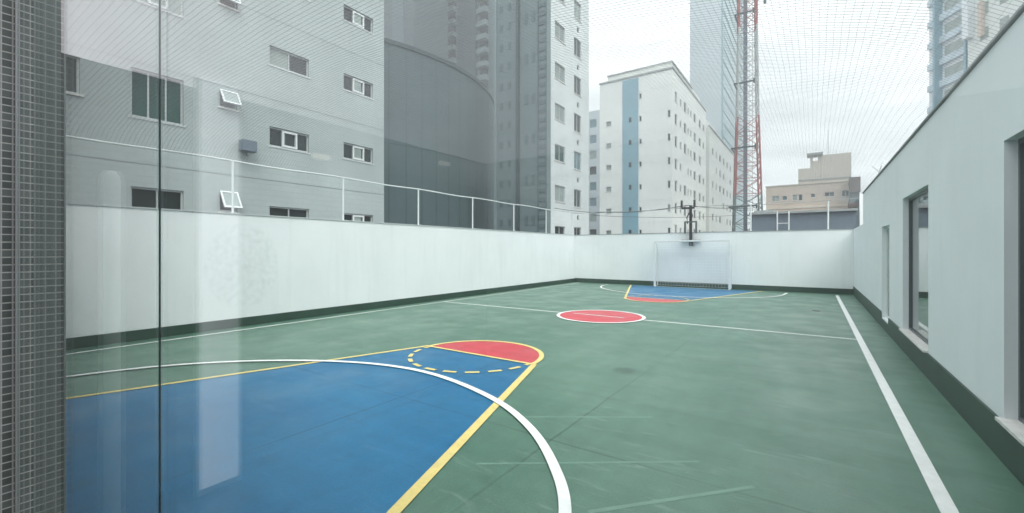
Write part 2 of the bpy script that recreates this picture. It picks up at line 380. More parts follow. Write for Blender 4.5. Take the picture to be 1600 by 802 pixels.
class Face:
    """a facade plane: u along the wall, v = world z, w outward"""
    def __init__(s, fixed, axis, sign): s.k, s.ax, s.sg = fixed, axis, sign
    def pt(s, u, v, w=0):
        return (s.k+s.sg*w, u, v) if s.ax == 'X' else (u, s.k+s.sg*w, v)
    def box(s, mb, u0, u1, v0, v1, w0, w1):
        a, b = s.pt(u0, v0, w0), s.pt(u1, v1, w1)
        mb.box(min(a[0], b[0]), max(a[0], b[0]), min(a[1], b[1]), max(a[1], b[1]), min(a[2], b[2]), max(a[2], b[2]))
    def wall(s, mb, u0, u1, v0, v1, holes, depth):
        us = sorted({u0, u1, *[h[0] for h in holes], *[h[1] for h in holes]})
        vs = sorted({v0, v1, *[h[2] for h in holes], *[h[3] for h in holes]})
        for i in range(len(us)-1):
            for j in range(len(vs)-1):
                cu, cv = (us[i]+us[i+1])/2, (vs[j]+vs[j+1])/2
                if any(h[0] < cu < h[1] and h[2] < cv < h[3] for h in holes): continue
                mb.quad(s.pt(us[i], vs[j]), s.pt(us[i+1], vs[j]), s.pt(us[i+1], vs[j+1]), s.pt(us[i], vs[j+1]))
        for a, b, c, d in [h[:4] for h in holes]:
            mb.quad(s.pt(a, c), s.pt(a, d), s.pt(a, d, -depth), s.pt(a, c, -depth))
            mb.quad(s.pt(b, c), s.pt(b, d), s.pt(b, d, -depth), s.pt(b, c, -depth))
            mb.quad(s.pt(a, c), s.pt(b, c), s.pt(b, c, -depth), s.pt(a, c, -depth))
            mb.quad(s.pt(a, d), s.pt(b, d), s.pt(b, d, -depth), s.pt(a, d, -depth))
    def window(s, parent, hole, depth, n=2, fm=None, pm=None, fw=.05, sill=None, openpane=None):
        a, b, c, d = hole[:4]; fm = fm or M_alu; pm = pm or M_pane
        mb = MB(); w0, w1 = -depth+.004, -depth+.055
        s.box(mb, a, a+fw, c, d, w0, w1); s.box(mb, b-fw, b, c, d, w0, w1)
        s.box(mb, a+fw, b-fw, c, c+fw, w0, w1); s.box(mb, a+fw, b-fw, d-fw, d, w0, w1)
        for k in range(1, n):
            u = a+(b-a)*k/n; s.box(mb, u-fw*.4, u+fw*.4, c+fw, d-fw, w0, w1-.004)
        o = mb.build('window', fm, parent)
        p = MB(); s.box(p, a+.002, b-.002, c+.002, d-.002, -depth-.01, -depth+.012)
        p.build('pane', pm, o)
        if sill:
            q = MB(); s.box(q, a-.06, b+.06, c-.06, c-.004, -depth+.01, sill); q.build('sill', M_sill if sill > .03 else fm, o)
        return o

# ================================================================== SETTING
g = MB(); g.quad((-1500, -1500, -9), (1500, -1500, -9), (1500, 1500, -9), (-1500, 1500, -9))
structure(g.build('ground', M_ground))
pd = MB(); pd.box(-10.4, 9, -4.4, 20.6, -8.995, -.03); structure(pd.build('podium', M_concrete))
fl = MB(); fl.box(-10.1, 1.22, .30, 20.3, -.029, 0); structure(fl.build('court_floor', M_green))

# ------------------------------------------------------------------ painted markings (each sheet 4 mm above the one below)
CX = -4.35
def mapY(far):
    return (lambda y: 20.15-y) if far else (lambda y: y)
def sheet(name, pts, z, m):
    mb = MB(); mb.quad(*[(x, y, z) for x, y in pts])
    return structure(mb.build(name, m))
def ribbon(name, pts, wd, z, m, closed=False, dash=None):
    mb = MB(); P = [Vector((x, y)) for x, y in pts]; L = []; n = len(P)
    for i in range(n):
        a = P[(i-1) % n] if closed or i else P[i]; b = P[(i+1) % n] if closed or i < n-1 else P[i]
        d = (b-a).normalized(); nn = Vector((-d.y, d.x))*wd/2
        L.append((P[i]+nn, P[i]-nn))
    rng = range(n if closed else n-1)
    for i in rng:
        if dash and not dash(i): continue
        a, b = L[i], L[(i+1) % n]
        mb.quad((*a[0], z), (*b[0], z), (*b[1], z), (*a[1], z))
    return structure(mb.build(name, m))
def smooth_path(ctrl, k=10):
    P = [Vector(p) for p in ctrl]; P = [2*P[0]-P[1]]+P+[2*P[-1]-P[-2]]; out = []
    for i in range(1, len(P)-2):
        for j in range(k):
            t = j/k; a, b, c, d = P[i-1:i+3]
            out.append(.5*((2*b)+(c-a)*t+(2*a-5*b+4*c-d)*t*t+(3*b-a-3*c+d)*t**3))
    out.append(P[-2]); return [tuple(p) for p in out]
def arc(cx, cy, r, a0, a1, n=48):
    return [(cx+r*math.cos(rad(a0+(a1-a0)*i/n)), cy+r*math.sin(rad(a0+(a1-a0)*i/n))) for i in range(n+1)]
for far in (False, True):
    f = mapY(far)
    Fp = lambda pts: [(x, f(y)) for x, y in pts]
    k0, kt, hw0, hwt = .34, 5.30, 2.68, 1.07
    if far: k0 = .18
    sheet('key_paint', Fp([(CX-hw0, k0), (CX+hw0, k0), (CX+hwt, kt), (CX-hwt, kt)]), .004, M_blue)
    sheet('free_throw_paint', Fp(arc(CX, kt, 1.03, 0, 180)), .004 if False else .0045, M_red)
    ribbon('key_line', Fp([(CX-hwt, kt), (CX-hw0, k0)]), .075, .0085, M_yellow_line)
    ribbon('key_line', Fp([(CX+hwt, kt), (CX+hw0, k0)]), .085, .0085, M_yellow_line)
    ribbon('free_throw_line', Fp([(CX-hwt-.03, kt), (CX+hwt+.03, kt)]), .06, .0125, M_yellow_line)
    ribbon('free_throw_circle_line', Fp(arc(CX, kt, 1.03, 0, 180)), .075, .0085, M_yellow_line)
    ribbon('free_throw_dashes', Fp(arc(CX, kt-.02, .99, 180, 360, 130)), .065, .0105, M_yellow_line, dash=lambda i: (i+3) % 13 < 8)
    cp = [(-8.0, .36), (-7.92, 1.25), (-7.58, 2.15), (-6.95, 2.95), (-6.13, 3.58), (-5.31, 3.97), (-4.5, 4.13), (-3.7, 4.06), (-2.8, 3.78), (-2.13, 3.38), (-1.62, 2.9), (-1.26, 2.40), (-.95, 1.6), (-.82, .36)]
    if far: cp = [(x, y) for x, y in cp]
    ribbon('goal_area_line', [(x, 19.95-y if far else y) for x, y in smooth_path(cp)], .08, .0165, M_white_line)
M_reflect_streak = mat('reflection_streak_paint', (.14, .25, .195), .45, .25, 3)  # pale streaks of reflection, painted on the floor as thin ribbons
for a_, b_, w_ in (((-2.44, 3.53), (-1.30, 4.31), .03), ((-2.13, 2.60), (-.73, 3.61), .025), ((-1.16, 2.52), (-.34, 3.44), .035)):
    n_g = 8; ribbon('reflection_streak', [(a_[0]+(b_[0]-a_[0])*i/n_g, a_[1]+(b_[1]-a_[1])*i/n_g) for i in range(n_g+1)], w_, .0012, M_reflect_streak)
ribbon('centre_line', [(-9.62, 10.17), (.66, 10.17)], .065, .004, M_white_line)
sheet('centre_circle_paint', arc(CX, 10.15, 1.02, 0, 360, 72)[:-1], .008, M_red)
ribbon('centre_circle_line', arc(CX, 10.15, 1.04, 0, 360, 72)[:-1], .08, .012, M_white_line, closed=True)
ribbon('centre_mark_line', [(CX-.75, 10.17), (CX+.6, 10.17)], .05, .012, M_white_line)
ribbon('side_line', [(-9.66, .34), (-9.66, 19.95)], .065, .004, M_white_line)
ribbon('side_line', [(.70, .34), (.70, 19.65)], .095, .004, M_white_line)
ribbon('goal_line', [(-5.86, 19.72), (-2.84, 19.72)], .06, .0125, M_white_line)

dr = empty('floor_drain', (.06, 14.3, 0), 'small round dark drain grate in the green floor near the right sideline', 'drain')
MB().lathe((.06, 14.3, 0), [(.0, .006), (.10, .006), (.12, .003), (.12, .0)], 24).build('rim', M_cap, dr)
gm = MB()
for i in range(-3, 4):
    hw = math.sqrt(max(.0, .095**2-(i*.026)**2)); gm.box(.06-hw, .06+hw, 14.3+i*.026-.008, 14.3+i*.026+.008, .006, .011)
gm.build('grate', M_drain, dr)

# ------------------------------------------------------------------ parapet walls
lw = empty('parapet_wall', (-10.25, 10, 0), 'long white parapet wall along the left side of the court', 'wall')
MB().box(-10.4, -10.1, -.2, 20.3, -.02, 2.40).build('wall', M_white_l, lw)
MB().box(-10.1, -10.075, .35, 20.275, 0.001, .19).build('skirting', M_base, lw)
MB().box(-10.42, -10.08, -.2, 20.28, 2.40, 2.425).build('coping', M_alu, lw)
bw = empty('parapet_wall', (-4.4, 20.45, 0), 'white end wall of the court behind the small goal', 'wall')
MB().box(-10.4, 1.5, 20.302, 20.6, -.02, 2.40).build('wall', M_white, bw)
MB().box(-10.1, 1.22, 20.275, 20.302, 0.001, .21).build('skirting', M_base, bw)
MB().box(-10.42, 1.52, 20.282, 20.62, 2.40, 2.425).build('coping', M_cap, bw)

# ------------------------------------------------------------------ right building
RX, RT = 1.22, 3.32
rb = empty('side_building', (1.22, 8, 0), 'low white building with glazed openings along the right side of the court', 'building')
fr = Face(RX, 'X', -1)
holes = [(11.2, 12.35, .19, 2.14), (7.69, 9.66, .325, 2.49), (2.7, 4.97, .325, 2.49)]
wm = MB(); fr.wall(wm, .26, 16.7, -.02, RT, holes, .12)
wm.quad((1.22, 16.7, -.02), (8, 16.7, -.02), (8, 16.7, RT), (1.22, 16.7, RT))
wm.quad((8, .26, -.02), (8, 16.7, -.02), (8, 16.7, RT), (8, .26, RT))
wm.quad((1.22, .26, 2.8), (8, .26, 2.8), (8, .26, RT), (1.22, .26, RT))
# the inner skin of the wall
fi = Face(RX+.12, 'X', 1)
us = [0.26, 2.7, 4.97, 7.69, 9.66, 11.2, 12.35, 16.7]
for i in range(0, 7, 2): wm.quad(fi.pt(us[i], 0), fi.pt(us[i+1], 0), fi.pt(us[i+1], RT), fi.pt(us[i], RT))
for h_ in holes:
    wm.quad(fi.pt(h_[0], 0), fi.pt(h_[1], 0), fi.pt(h_[1], h_[2]), fi.pt(h_[0], h_[2])); wm.quad(fi.pt(h_[0], h_[3]), fi.pt(h_[1], h_[3]), fi.pt(h_[1], RT), fi.pt(h_[0], RT))
wm.build('wall', M_white_r, rb)
MB().box(1.40, 8.05, .26, 16.69, RT-.03, RT+.01).build('roof', M_concrete, rb)
MB().box(1.195, 1.42, .26, 16.72, RT+.012, RT+.034).build('coping', M_cap, rb)
lowm = MB(); lowm.box(1.22, 1.5, 16.702, 20.3, -.02, 2.42); lowm.build('end_wall', M_white_r, rb)
sk = MB()
for a, b in ((.36, 11.2), (12.35, 20.27)):
    sk.box(1.20, 1.222, a, b, .001, .31)
sk.box(1.20, 1.222, 11.2, 12.35, .001, .17)
sk.build('skirting', M_base, rb)
MB().box(1.36, 8, .3, 16.6, -.02, .02).build('inner_floor', M_room_floor, rb)
inn = MB(); inn.box(4.5, 4.6, .3, 16.6, 0, RT-.01)
for yy in (6.4, 10.4): inn.box(1.36, 4.5, yy, yy+.1, 0, RT-.01)
inn.build('inner_wall', M_pillar, rb)
for i, h_ in enumerate(holes):
    a, b, c, d = h_
    fm = MB(); w0, w1 = -.118, -.075
    fr.box(fm, a, a+.035, c, d, w0, w1); fr.box(fm, b-.035, b, c, d, w0, w1)
    fr.box(fm, a+.035, b-.035, c, c+.04, w0, w1); fr.box(fm, a+.035, b-.035, d-.04, d, w0, w1)
    o = fm.build('window' if i else 'door', M_darkframe if i else M_galv, rb)
    pm = MB(); fr.box(pm, a+.01, b-.01, c+.01, d-.01, -.104, -.098); pm.build('pane', M_glass2 if i else M_pane_p, o)
    if i:
        sl = MB(); fr.box(sl, a+.002, b-.002, c-.022, c+.002, -.075, .035); fr.box(sl, a-.04, b+.04, c-.024, c-.0005, .0015, .0345)
        sl = MB(); fr.box(sl, a+.001, b-.001, c-.013, c+.012, -.074, .05)
        sl.build('sill', M_sill, o)

# ------------------------------------------------------------------ net posts and rails
nf = empty('net_support_frame', (-10.2, 10, 2.42), 'white pipe rail on posts along the top of the left parapet wall', 'railing')
for y in (1.62, 4.28, 6.94, 9.60, 12.25, 14.90, 17.55, 20.2):
    mb = MB(); mb.tube([(-10.2, y, 2.425), (-10.2, y, 3.53)], .023, 10); mb.box(-10.27, -10.13, y-.06, y+.06, 2.426, 2.434)
    mb.build('post', M_galv, nf, smooth=False)
pts = [(-10.2, -.2+20.6*i/60, 3.54+.012*math.sin(i*.7)) for i in range(61)]
MB().tube(pts, .019, 10).build('rail', M_galv, nf)
nf2 = empty('net_support_frame', (-4, 20.45, 2.42), 'white posts and thin rail standing on the far end wall', 'railing')
for x in (-2.13, .46):
    mb = MB(); mb.tube([(x, 20.45, 2.425), (x, 20.45, 3.50)], .027, 10); mb.box(x-.06, x+.06, 20.38, 20.52, 2.426, 2.434)
    mb.build('post', M_galv, nf2)
MB().tube([(-10.2+11.6*i/40, 20.45, 3.52+.03*math.sin(i*.35)) for i in range(41)], .013, 6).build('rail', M_cap, nf2)

# ceiling net over the court
nm = MB()
def netz(x, y):
    k = (x+10.2)/11.4
    edge = min(1, min(x+10.2, 1.2-x)/1.5, min(y-.4, 20.4-y)/1.5)
    u = max(0, k*(1-k)*4); v = max(0, min(1, (y-.4)/20.0)); v = v*(1-v)*4
    return 3.53-.17*k+1.15*(u**.6)*(v**.6)+.07*noise.noise(Vector((x*.55, y*.55, 0)))*edge
ST = .062
def strand(p, q, n, r=.0016):
    k0 = len(nm.v)
    d = (Vector(q)-Vector(p)).normalized(); side = Vector((-d.y, d.x, 0))
    for i in range(n+1):
        t = i/n; x = p[0]+(q[0]-p[0])*t; y = p[1]+(q[1]-p[1])*t
        wv = .010*noise.noise(Vector((x*2.3, y*2.3, 7)))
        x += side.x*wv; y += side.y*wv; z = netz(x, y)
        nm.v += [(x+side.x*r, y+side.y*r, z-r*.6), (x-side.x*r, y-side.y*r, z-r*.6), (x, y, z+r*1.2)]
    for i in range(n):
        a = k0+3*i; b = a+3
        nm.f += [(a, a+1, b+1, b), (a+1, a+2, b+2, b+1), (a+2, a, b, b+2)]
y = .42
while y < 20.4:
    strand((-10.2, y), (1.2, y), 30); y += ST
x = -10.18
while x < 1.2:
    strand((x, .4), (x, 20.4), 44, .0010); x += ST
tag(nm.build('safety_net', M_net), 'fine grey mesh net stretched flat above the whole court', 'net')

# ------------------------------------------------------------------ futsal goal
gx0, gx1, gy = -5.87, -2.83, 19.80
go = empty('futsal_goal', ((gx0+gx1)/2, gy, 0), 'small white goal with a pale net against the far end wall', 'goal')
for x in (gx0, gx1): MB().box(x-.04, x+.04, gy-.04, gy+.04, .014, 2.0).build('post', M_galv, go, bevel=.006)
MB().box(gx0-.04, gx1+.04, gy-.04, gy+.04, 2.0, 2.07).build('crossbar', M_galv, go, bevel=.006)
for x in (gx0, gx1):
    MB().tube([(x, gy+.04, 2.0), (x, gy+.24, 1.97), (x, gy+.42, 1.6), (x, gy+.44, .04), (x, gy+.04, .04)], .018, 8).build('side_frame', M_galv, go)
gn = MB()
def gbar(a, b): gn.tube([a, b], .004, 3, False)
n_ = 25
for i in range(n_+1):
    x = gx0+(gx1-gx0)*i/n_; gn.tube([(x, gy+.02, 2.03), (x, gy+.24, 1.96), (x, gy+.40, 1.6), (x, gy+.42, .04)], .004, 3, False)
for z in [.06+.125*i for i in range(13)]: gbar((gx0, gy+.42, z), (gx1, gy+.42, z))
for z in (1.7, 1.8, 1.9): gbar((gx0, gy+.42-(z-1.6)*.45, z), (gx1, gy+.42-(z-1.6)*.45, z))
for x in (gx0, gx1):
    for z in [.1+.1*i for i in range(19)]: gbar((x, gy+.04, z), (x, gy+.40, z))
gn.build('net', M_goalnet, go)

# ------------------------------------------------------------------ basketball bracket on the far wall
bx, by = onY(1079.5, 375, 20.2)[0], 20.2
bk = empty('basketball_bracket', (bx, by, 2.0), 'black steel basketball hoop bracket rising over the end wall above the goal', 'basketball bracket')
Z = lambda py: onY(1080, py, 20.15)[1]
U = 1/36.6
MB().box(bx-.055, bx+.055, 20.12, 20.22, Z(376), Z(321)).build('pole', M_black, bk, bevel=.008)
mb = MB(); mb.box(bx-.40, bx+.42, 20.1, 20.28, Z(376)-.02, Z(376)+.03); mb.box(bx-.09, bx+.09, 20.24, 20.30, Z(384), Z(376)-.02); mb.build('base_plate', M_black, bk)
mb = MB()
mb.box(bx-.35, bx+.18, 20.02, 20.10, Z(325)-.05, Z(325)+.03)
for x in (-.35, .18): mb.box(bx+x-.04, bx+x+.04, 20.02, 20.10, Z(325)+.03, Z(313))
mb.build('fork', M_black, bk)
mb = MB()
mb.box(bx-.24, bx+.28, 20.03, 20.09, Z(347)-.03, Z(347)+.03)
for x in (-.21, .25): mb.box(bx+x-.035, bx+x+.035, 20.03, 20.09, Z(365), Z(347)-.03)
mb.build('frame', M_darkframe, bk)
mb = MB(); mb.tube([(bx, 20.1, Z(330)), (bx-.12, 20.0, Z(340)), (bx-.10, 20.02, Z(350))], .03, 8); mb.tube([(bx+.02, 20.1, Z(328)), (bx+.12, 20.0, Z(338)), (bx, 20.08, Z(346))], .02, 8)
mb.build('strut', M_black, bk)

# ------------------------------------------------------------------ overhead cables behind the end wall
def cable(name, a, b, sag, r, label, n=30):
    a, b = Vector(a), Vector(b); pts = []
    for i in range(n+1):
        t = i/n; p = a.lerp(b, t); p.z -= sag*4*t*(1-t); pts.append(p)
    return tag(MB().tube(pts, r, 6).build(name, M_cable), label, 'cable')
x0, z0 = onY(862, 333, 24); x1, z1 = onY(1075, 321, 24)
cable('overhead_cable', (-15, 27, 4.6), (x1, 24, z1), .35, .02, 'dark overhead cable running from the tall grey block to the hoop bracket')
cable('overhead_cable', (x1, 24, z1), (-4.4, 44, 5.6), .2, .02, 'dark overhead cable between the hoop bracket and the lattice mast')
cable('overhead_cable', (-12, 27, 3.95), (-3.6, 44, 4.9), .25, .014, 'thin lower overhead cable crossing in front of the white apartment block')

# ================================================================== LEFT APARTMENT BUILDING
LX = -16.1
lb = empty('apartment_building', (-19, 5, -9), 'grey tiled apartment block beyond the left wall with sliding windows', 'building')
fl_ = Face(LX, 'X', 1)
def rectX(X, x0, x1, yt0, yt1, yb0, yb1):
    u0, za = onX(x0, yt0, X); u1, zb = onX(x1, yt1, X)
    _, zc = onX(x0, yb0, X); _, zd = onX(x1, yb1, X)
    return (u0, u1, (zc+zd)/2, (za+zb)/2)
yA0, yA1 = onX(421, 200, LX)[0], onX(483, 200, LX)[0]
yB0, yB1 = onX(537, 200, LX)[0], onX(583, 200, LX)[0]
yC0, yC1 = onX(204, 200, LX)[0], onX(287, 200, LX)[0]
yD0, yD1 = onX(343, 200, LX)[0], onX(371, 200, LX)[0]
yE0, yE1 = onX(60, 110, LX)[0], onX(125, 110, LX)[0]
LH = []
zz = lambda x, y: onX(x, y, LX)[1]
for yt, yb, k in ((70, 100, 'p'), (197, 227, 'd'), (322, 352, 'd')):
    LH.append((yA0, yA1, zz(421, yb), zz(421, yt), 3 if yt == 197 else 2, M_pane))
LH.append((yA0, yA1, zz(421, -30), zz(421, -60), 3, M_pane))
for yt, yb in ((6, 30), (114, 139), (222, 247), (333, 358)):
    LH.append((yB0, yB1, zz(537, yb), zz(537, yt), 3, M_pane))
LH.append((yB0, yB1, zz(537, -80), zz(537, -104), 3, M_pane))
LH.append((yC0, yC1, zz(204, 180), zz(204, 104), 3, M_pane_g))
LH.append((yC0, yC1, zz(204, 330), zz(204, 291), 2, M_pane))
LH.append((yC0, yC1, zz(204, -4), zz(204, -80), 3, M_pane_p))
for yt, yb in ((140, 166), (299, 330), (-20, 5)):
    LH.append((yD0, yD1, zz(343, yb), zz(343, yt), 1, M_pane))
LH.append((yE0, yE1, zz(98, 142), zz(98, 82), 1, M_pane))
LH.append((yE0, yE1, zz(98, -30), zz(98, -90), 1, M_pane))
LH.append((-4.5, -2.5, 5.5, 7.0, 2, M_pane)); LH.append((-4.5, -2.5, 8.4, 9.9, 2, M_pane))
yEnd = onX(600, 200, LX)[0]
mb = MB(); fl_.wall(mb, -6, yEnd, -9, 24, LH, .14)
mb.quad((-23, -6, -9), (LX, -6, -9), (LX, -6, 24), (-23, -6, 24))
mb.quad((-23, -6, -9), (-23, yEnd, -9), (-23, yEnd, 24), (-23, -6, 24)); mb.quad((-23, -6, 24), (LX, -6, 24), (LX, yEnd, 24), (-23, yEnd, 24))
mb.quad((-23, yEnd, -9), (LX, yEnd, -9), (LX, yEnd, 24), (-23, yEnd, 24))
mb.build('wall', M_leftfac, lb)
for i, h_ in enumerate(LH):
    awn = h_[4] == 1 and h_[0] == yD0
    o = fl_.window(lb, h_, .14, h_[4], M_alu, h_[5], .05, .05 if h_[1]-h_[0] > 2.2 or h_[4] == 1 else .02)
    if h_[4] == 3 and h_[5] is not M_pane_g:      # the sliding middle sash with its pale frame
        a, b, c, d = h_[:4]; u0 = a+(b-a)*.32; u1 = a+(b-a)*.70; s_ = MB()
        fl_.box(s_, u0, u0+.06, c+.05, d-.05, -.08, -.03); fl_.box(s_, u1-.06, u1, c+.05, d-.05, -.08, -.03)
        fl_.box(s_, u0+.06, u1-.06, c+.05, c+.12, -.08, -.03); fl_.box(s_, u0+.06, u1-.06, d-.12, d-.05, -.08, -.03)
        s_.build('sash', M_galv, o)
        p_ = MB(); fl_.box(p_, u0+.06, u0+(u1-u0)*(.75 if h_[0] == yB0 else .2), c+.12, d-.12, -.075, -.06); p_.build('blind', M_pane_p, o)
    if h_[0] == yA0 and i == 0:      # pale blind behind the left light
        a, b, c, d = h_[:4]; p_ = MB(); fl_.box(p_, a+.05, (a+b)/2-.03, c+.05, d-.05, -.125, -.11); p_.build('blind', M_pane_p, o)
    if awn:      # top-hung sash pushed open
        a, b, c, d = h_[:4]; s_ = MB(); L = d-c; th = rad(32)
        def P(v, w): return (w, v)
        def pt(u, q, off=0): # q down the sash from its hinge
            return fl_.pt(u, d-q*math.cos(th)+off*math.sin(th), q*math.sin(th)+off*math.cos(th)+.01)
        for (u0, u1, q0, q1) in ((a, a+.05, 0, L), (b-.05, b, 0, L), (a+.05, b-.05, 0, .05), (a+.05, b-.05, L-.06, L)):
            k = len(s_.v)
            s_.v += [pt(u, q, o_) for u in (u0, u1) for q in (q0, q1) for o_ in (0, .04)]
            for f in ((0,1,3,2),(4,6,7,5),(0,4,5,1),(2,3,7,6),(0,2,6,4),(1,5,7,3)): s_.f.append(tuple(k+j for j in f))
        s_.build('open_sash', M_galv, o)
        p_ = MB(); p_.quad(pt(a+.05, .05, .02), pt(b-.05, .05, .02), pt(b-.05, L-.06, .02), pt(a+.05, L-.06, .02)); p_.build('open_pane', M_pane_p, o)
jm = MB()
for k in range(-3, 8):
    z = zz(421, 282)+2.93*k
    fl_.box(jm, -6, yEnd-.01, z, z+.02, .001, .008)
jm.build('floor_joint', M_leftfac_x, lb)
# floodlight on the facade
fy, fz = onX(381, 232, LX)
fo = empty('wall_floodlight', (LX, fy, fz), 'small dark floodlight fixed between two awning windows of the grey block', 'floodlight')
mb = MB(); mb.box(LX+.15, LX+.45, fy-.24, fy+.24, fz-.16, fz+.22); mb.build('housing', M_shed, fo, bevel=.02)
mb = MB(); mb.box(LX+.002, LX+.15, fy-.04, fy+.04, fz-.05, fz+.05); mb.tube([(LX+.05, fy, fz), (LX+.25, fy, fz-.3)], .02, 6); mb.build('arm', M_cap, fo)

# ================================================================== BUILDINGS BEHIND
# round building: curved wall with a dark rim
rc, rR, rz = (-39.5, 25.4), 16.3, 16.2
ro = empty('round_building', (rc[0], rc[1], -9), 'dark grey curved drum of a building rising behind the left block', 'building')
MB().lathe((rc[0], rc[1], 0), [(rR, -9), (rR, rz-.3)], 120).build('wall', M_dark, ro, smooth=True)
MB().lathe((rc[0], rc[1], 0), [(rR-.4, rz-.3), (rR+.08, rz-.3), (rR+.08, rz), (rR-.4, rz)], 120).build('rim', M_dark2, ro)
MB().lathe((rc[0], rc[1], 0), [(0.01, rz-.4), (rR-.3, rz-.4)], 120).build('roof', M_concrete, ro)

jm = MB()
for k in range(-14, 15):
    a_ = math.atan2(-18, 20)+k*rad(4.5); ca, sa = math.cos(a_), math.sin(a_); r0, r1 = rR-.02, rR+.015; hwj = .03
    p0_ = (rc[0]+r1*ca-hwj*sa, rc[1]+r1*sa+hwj*ca); p1_ = (rc[0]+r1*ca+hwj*sa, rc[1]+r1*sa-hwj*ca)
    jm.quad((*p0_, -9), (*p1_, -9), (*p1_, rz-.3), (*p0_, rz-.3))
jm.build('panel_joint', M_dark2, ro)
MB().lathe((rc[0], rc[1], 0), [(rR, 9.0), (rR+.012, 9.0), (rR+.012, 9.05), (rR, 9.05)], 120).build('panel_joint', M_dark2, ro)

# distant balcony tower + plain slab beside it
fa = empty('balcony_tower', (-70, 80, -9), 'distant grey high-rise with two stacks of small balconies above the curved drum', 'building')
xa, xb = onY(642, 0, 75)[0], onY(773, 0, 75)[0]
mb = MB(); mb.box(xa, xb, 75, 95, -9, 92); mb.build('wall', M_dark, fa)
mb = MB()
for a, b in ((648, 672), (676, 688)): mb.box(onY(a, 0, 75)[0], onY(b, 0, 75)[0], 74.6, 74.99, -9, 92)
mb.build('pier', M_mid, fa)
mb = MB(); mb.box(onY(719, 0, 75)[0], onY(746, 0, 75)[0], 74.3, 74.99, -9, 92); mb.build('dark_pier', M_dark2, fa)
for (a, b) in ((692, 714), (750, 764)):
    u0, u1 = onY(a, 0, 75)[0], onY(b, 0, 75)[0]
    base = None; pane0 = None
    for k in range(5, 30):
        z = k*2.95
        if base is None:
            m_ = MB(); m_.box(u0, u1, 73.7, 74.99, z, z+1.1); base = m_.build('balcony', M_mid, fa); z00 = z
            q_ = MB(); q_.box(u0+.3, u1-.2, 74.7, 74.98, z+1.2, z+2.6); pane0 = q_.build('window', M_pane, base)
        else:
            o = base.copy(); C.objects.link(o); o.location.z = base.location.z+z-z00
            q = pane0.copy(); C.objects.link(q); q.parent = o
sb = empty('slab_building', (-70, 62, -9), 'plain dark slab of a high-rise seen just past the corner of the left block', 'building')
MB().box(onY(560, 0, 60)[0], onY(646, 0, 60)[0], 60, 70, -9, 75).build('wall', M_dark2, sb)
mb = MB(); mb.box(onY(613, 0, 60)[0], onY(631, 0, 60)[0], 59.9, 59.99, -9, 75); mb.build('panel', M_dark, sb)

# near tower T1: face towards us with its shade put into the grey colour, pale face with windows to its right
TX, TY = -14.97, 26.4
xl = onY(773, 0, TY)[0]; yr = onX(920, 0, TX)[0]
t1 = empty('residential_tower', (-17, 29, -9), 'tall residential tower with a shaded grey face and a pale face of small windows', 'building')
ft = Face(TX, 'X', 1); TH = []
c0, c1 = onX(867, 0, TX)[0], onX(883, 0, TX)[0]; d0, d1 = onX(897, 0, TX)[0], onX(908, 0, TX)[0]
for k in range(-3, 9):
    zt = onX(868, 353, TX)[1]+2.9*k
    TH.append((c0, c1, zt-1.15, zt, 2, random.choice([M_pane_g, M_pane_p, M_pane, M_pane_p])))
    zt2 = onX(898, 355, TX)[1]+2.9*k
    TH.append((d0, d1, zt2-1.35, zt2, 2, random.choice([M_pane, M_pane_p, M_pane, M_pane_b])))
    TH.append((d0+.5, d1-.35, zt2-2.35, zt2-1.95, 1, M_pane))
mb = MB(); ft.wall(mb, TY+.01, yr, -9, 40, TH, .12)
mb.quad((xl, yr, -9), (TX, yr, -9), (TX, yr, 40), (xl, yr, 40)); mb.quad((xl, TY, 40), (TX, TY, 40), (TX, yr, 40), (xl, yr, 40)); mb.quad((xl, TY, -9), (xl, yr, -9), (xl, yr, 40), (xl, TY, 40))
mb.build('wall', M_tower, t1)
for h_ in TH: ft.window(t1, h_, .12, h_[4], M_alu, h_[5], .06, .04 if h_[4] == 2 else None)
fd = Face(TY, 'Y', -1); mb = MB()
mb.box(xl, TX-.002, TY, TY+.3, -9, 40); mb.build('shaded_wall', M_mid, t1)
mb = MB()
fd.box(mb, onY(808, 0, TY)[0], onY(812, 0, TY)[0], -9, 40, .002, .18)
mb.build('downpipe', M_dark2, t1)
u0, u1 = onY(842, 0, TY)[0], onY(853, 0, TY)[0]; v0, v1 = onY(787, 0, TY)[0], onY(803, 0, TY)[0]
mb = MB(); fd.box(mb, u0-.1, u0-.02, -9, 40, .002, .06); fd.box(mb, u1+.02, u1+.1, -9, 40, .002, .06); mb.build('vent_frame', M_dark, t1)
vent = None
for k in range(0, 46):
    z = 3.2+k*.62
    if vent is None:
        m_ = MB(); fd.box(m_, u0, u1, z, z+.26, .002, .05); vent = m_.build('vent', M_dark, t1); vz = z
    else:
        o = vent.copy(); C.objects.link(o); o.location.z = vent.location.z+z-vz
mb = MB()
for k in range(-4, 12): fd.box(mb, xl, TX, 2.9*k+1.0, 2.9*k+1.04, .002, .012)
mb.build('floor_joint', M_mid, t1)

for px_, wd, hh, stp in ((781, 5, .5, 1.45), (794, 4, .5, 1.45), (820, 5, .7, 2.9), (831, 5, .7, 2.9)):
    a_, b_ = onY(px_, 0, TY)[0], onY(px_+wd, 0, TY)[0]; slot = None
    for k in range(int(34/stp)):
        z = 3.4+k*stp
        if slot is None:
            m_ = MB(); fd.box(m_, a_, b_, z, z+hh, .002, .03); slot = m_.build('slot_window', M_dark, t1); vz = z
        else:
            o = slot.copy(); C.objects.link(o); o.location.z = slot.location.z+z-vz
mb = MB(); fd.box(mb, TX-.35, TX-.002, -9, 40, .002, .05); fd.box(mb, xl, xl+.2, -9, 40, .002, .08); mb.build('corner_trim', M_mid2, t1)

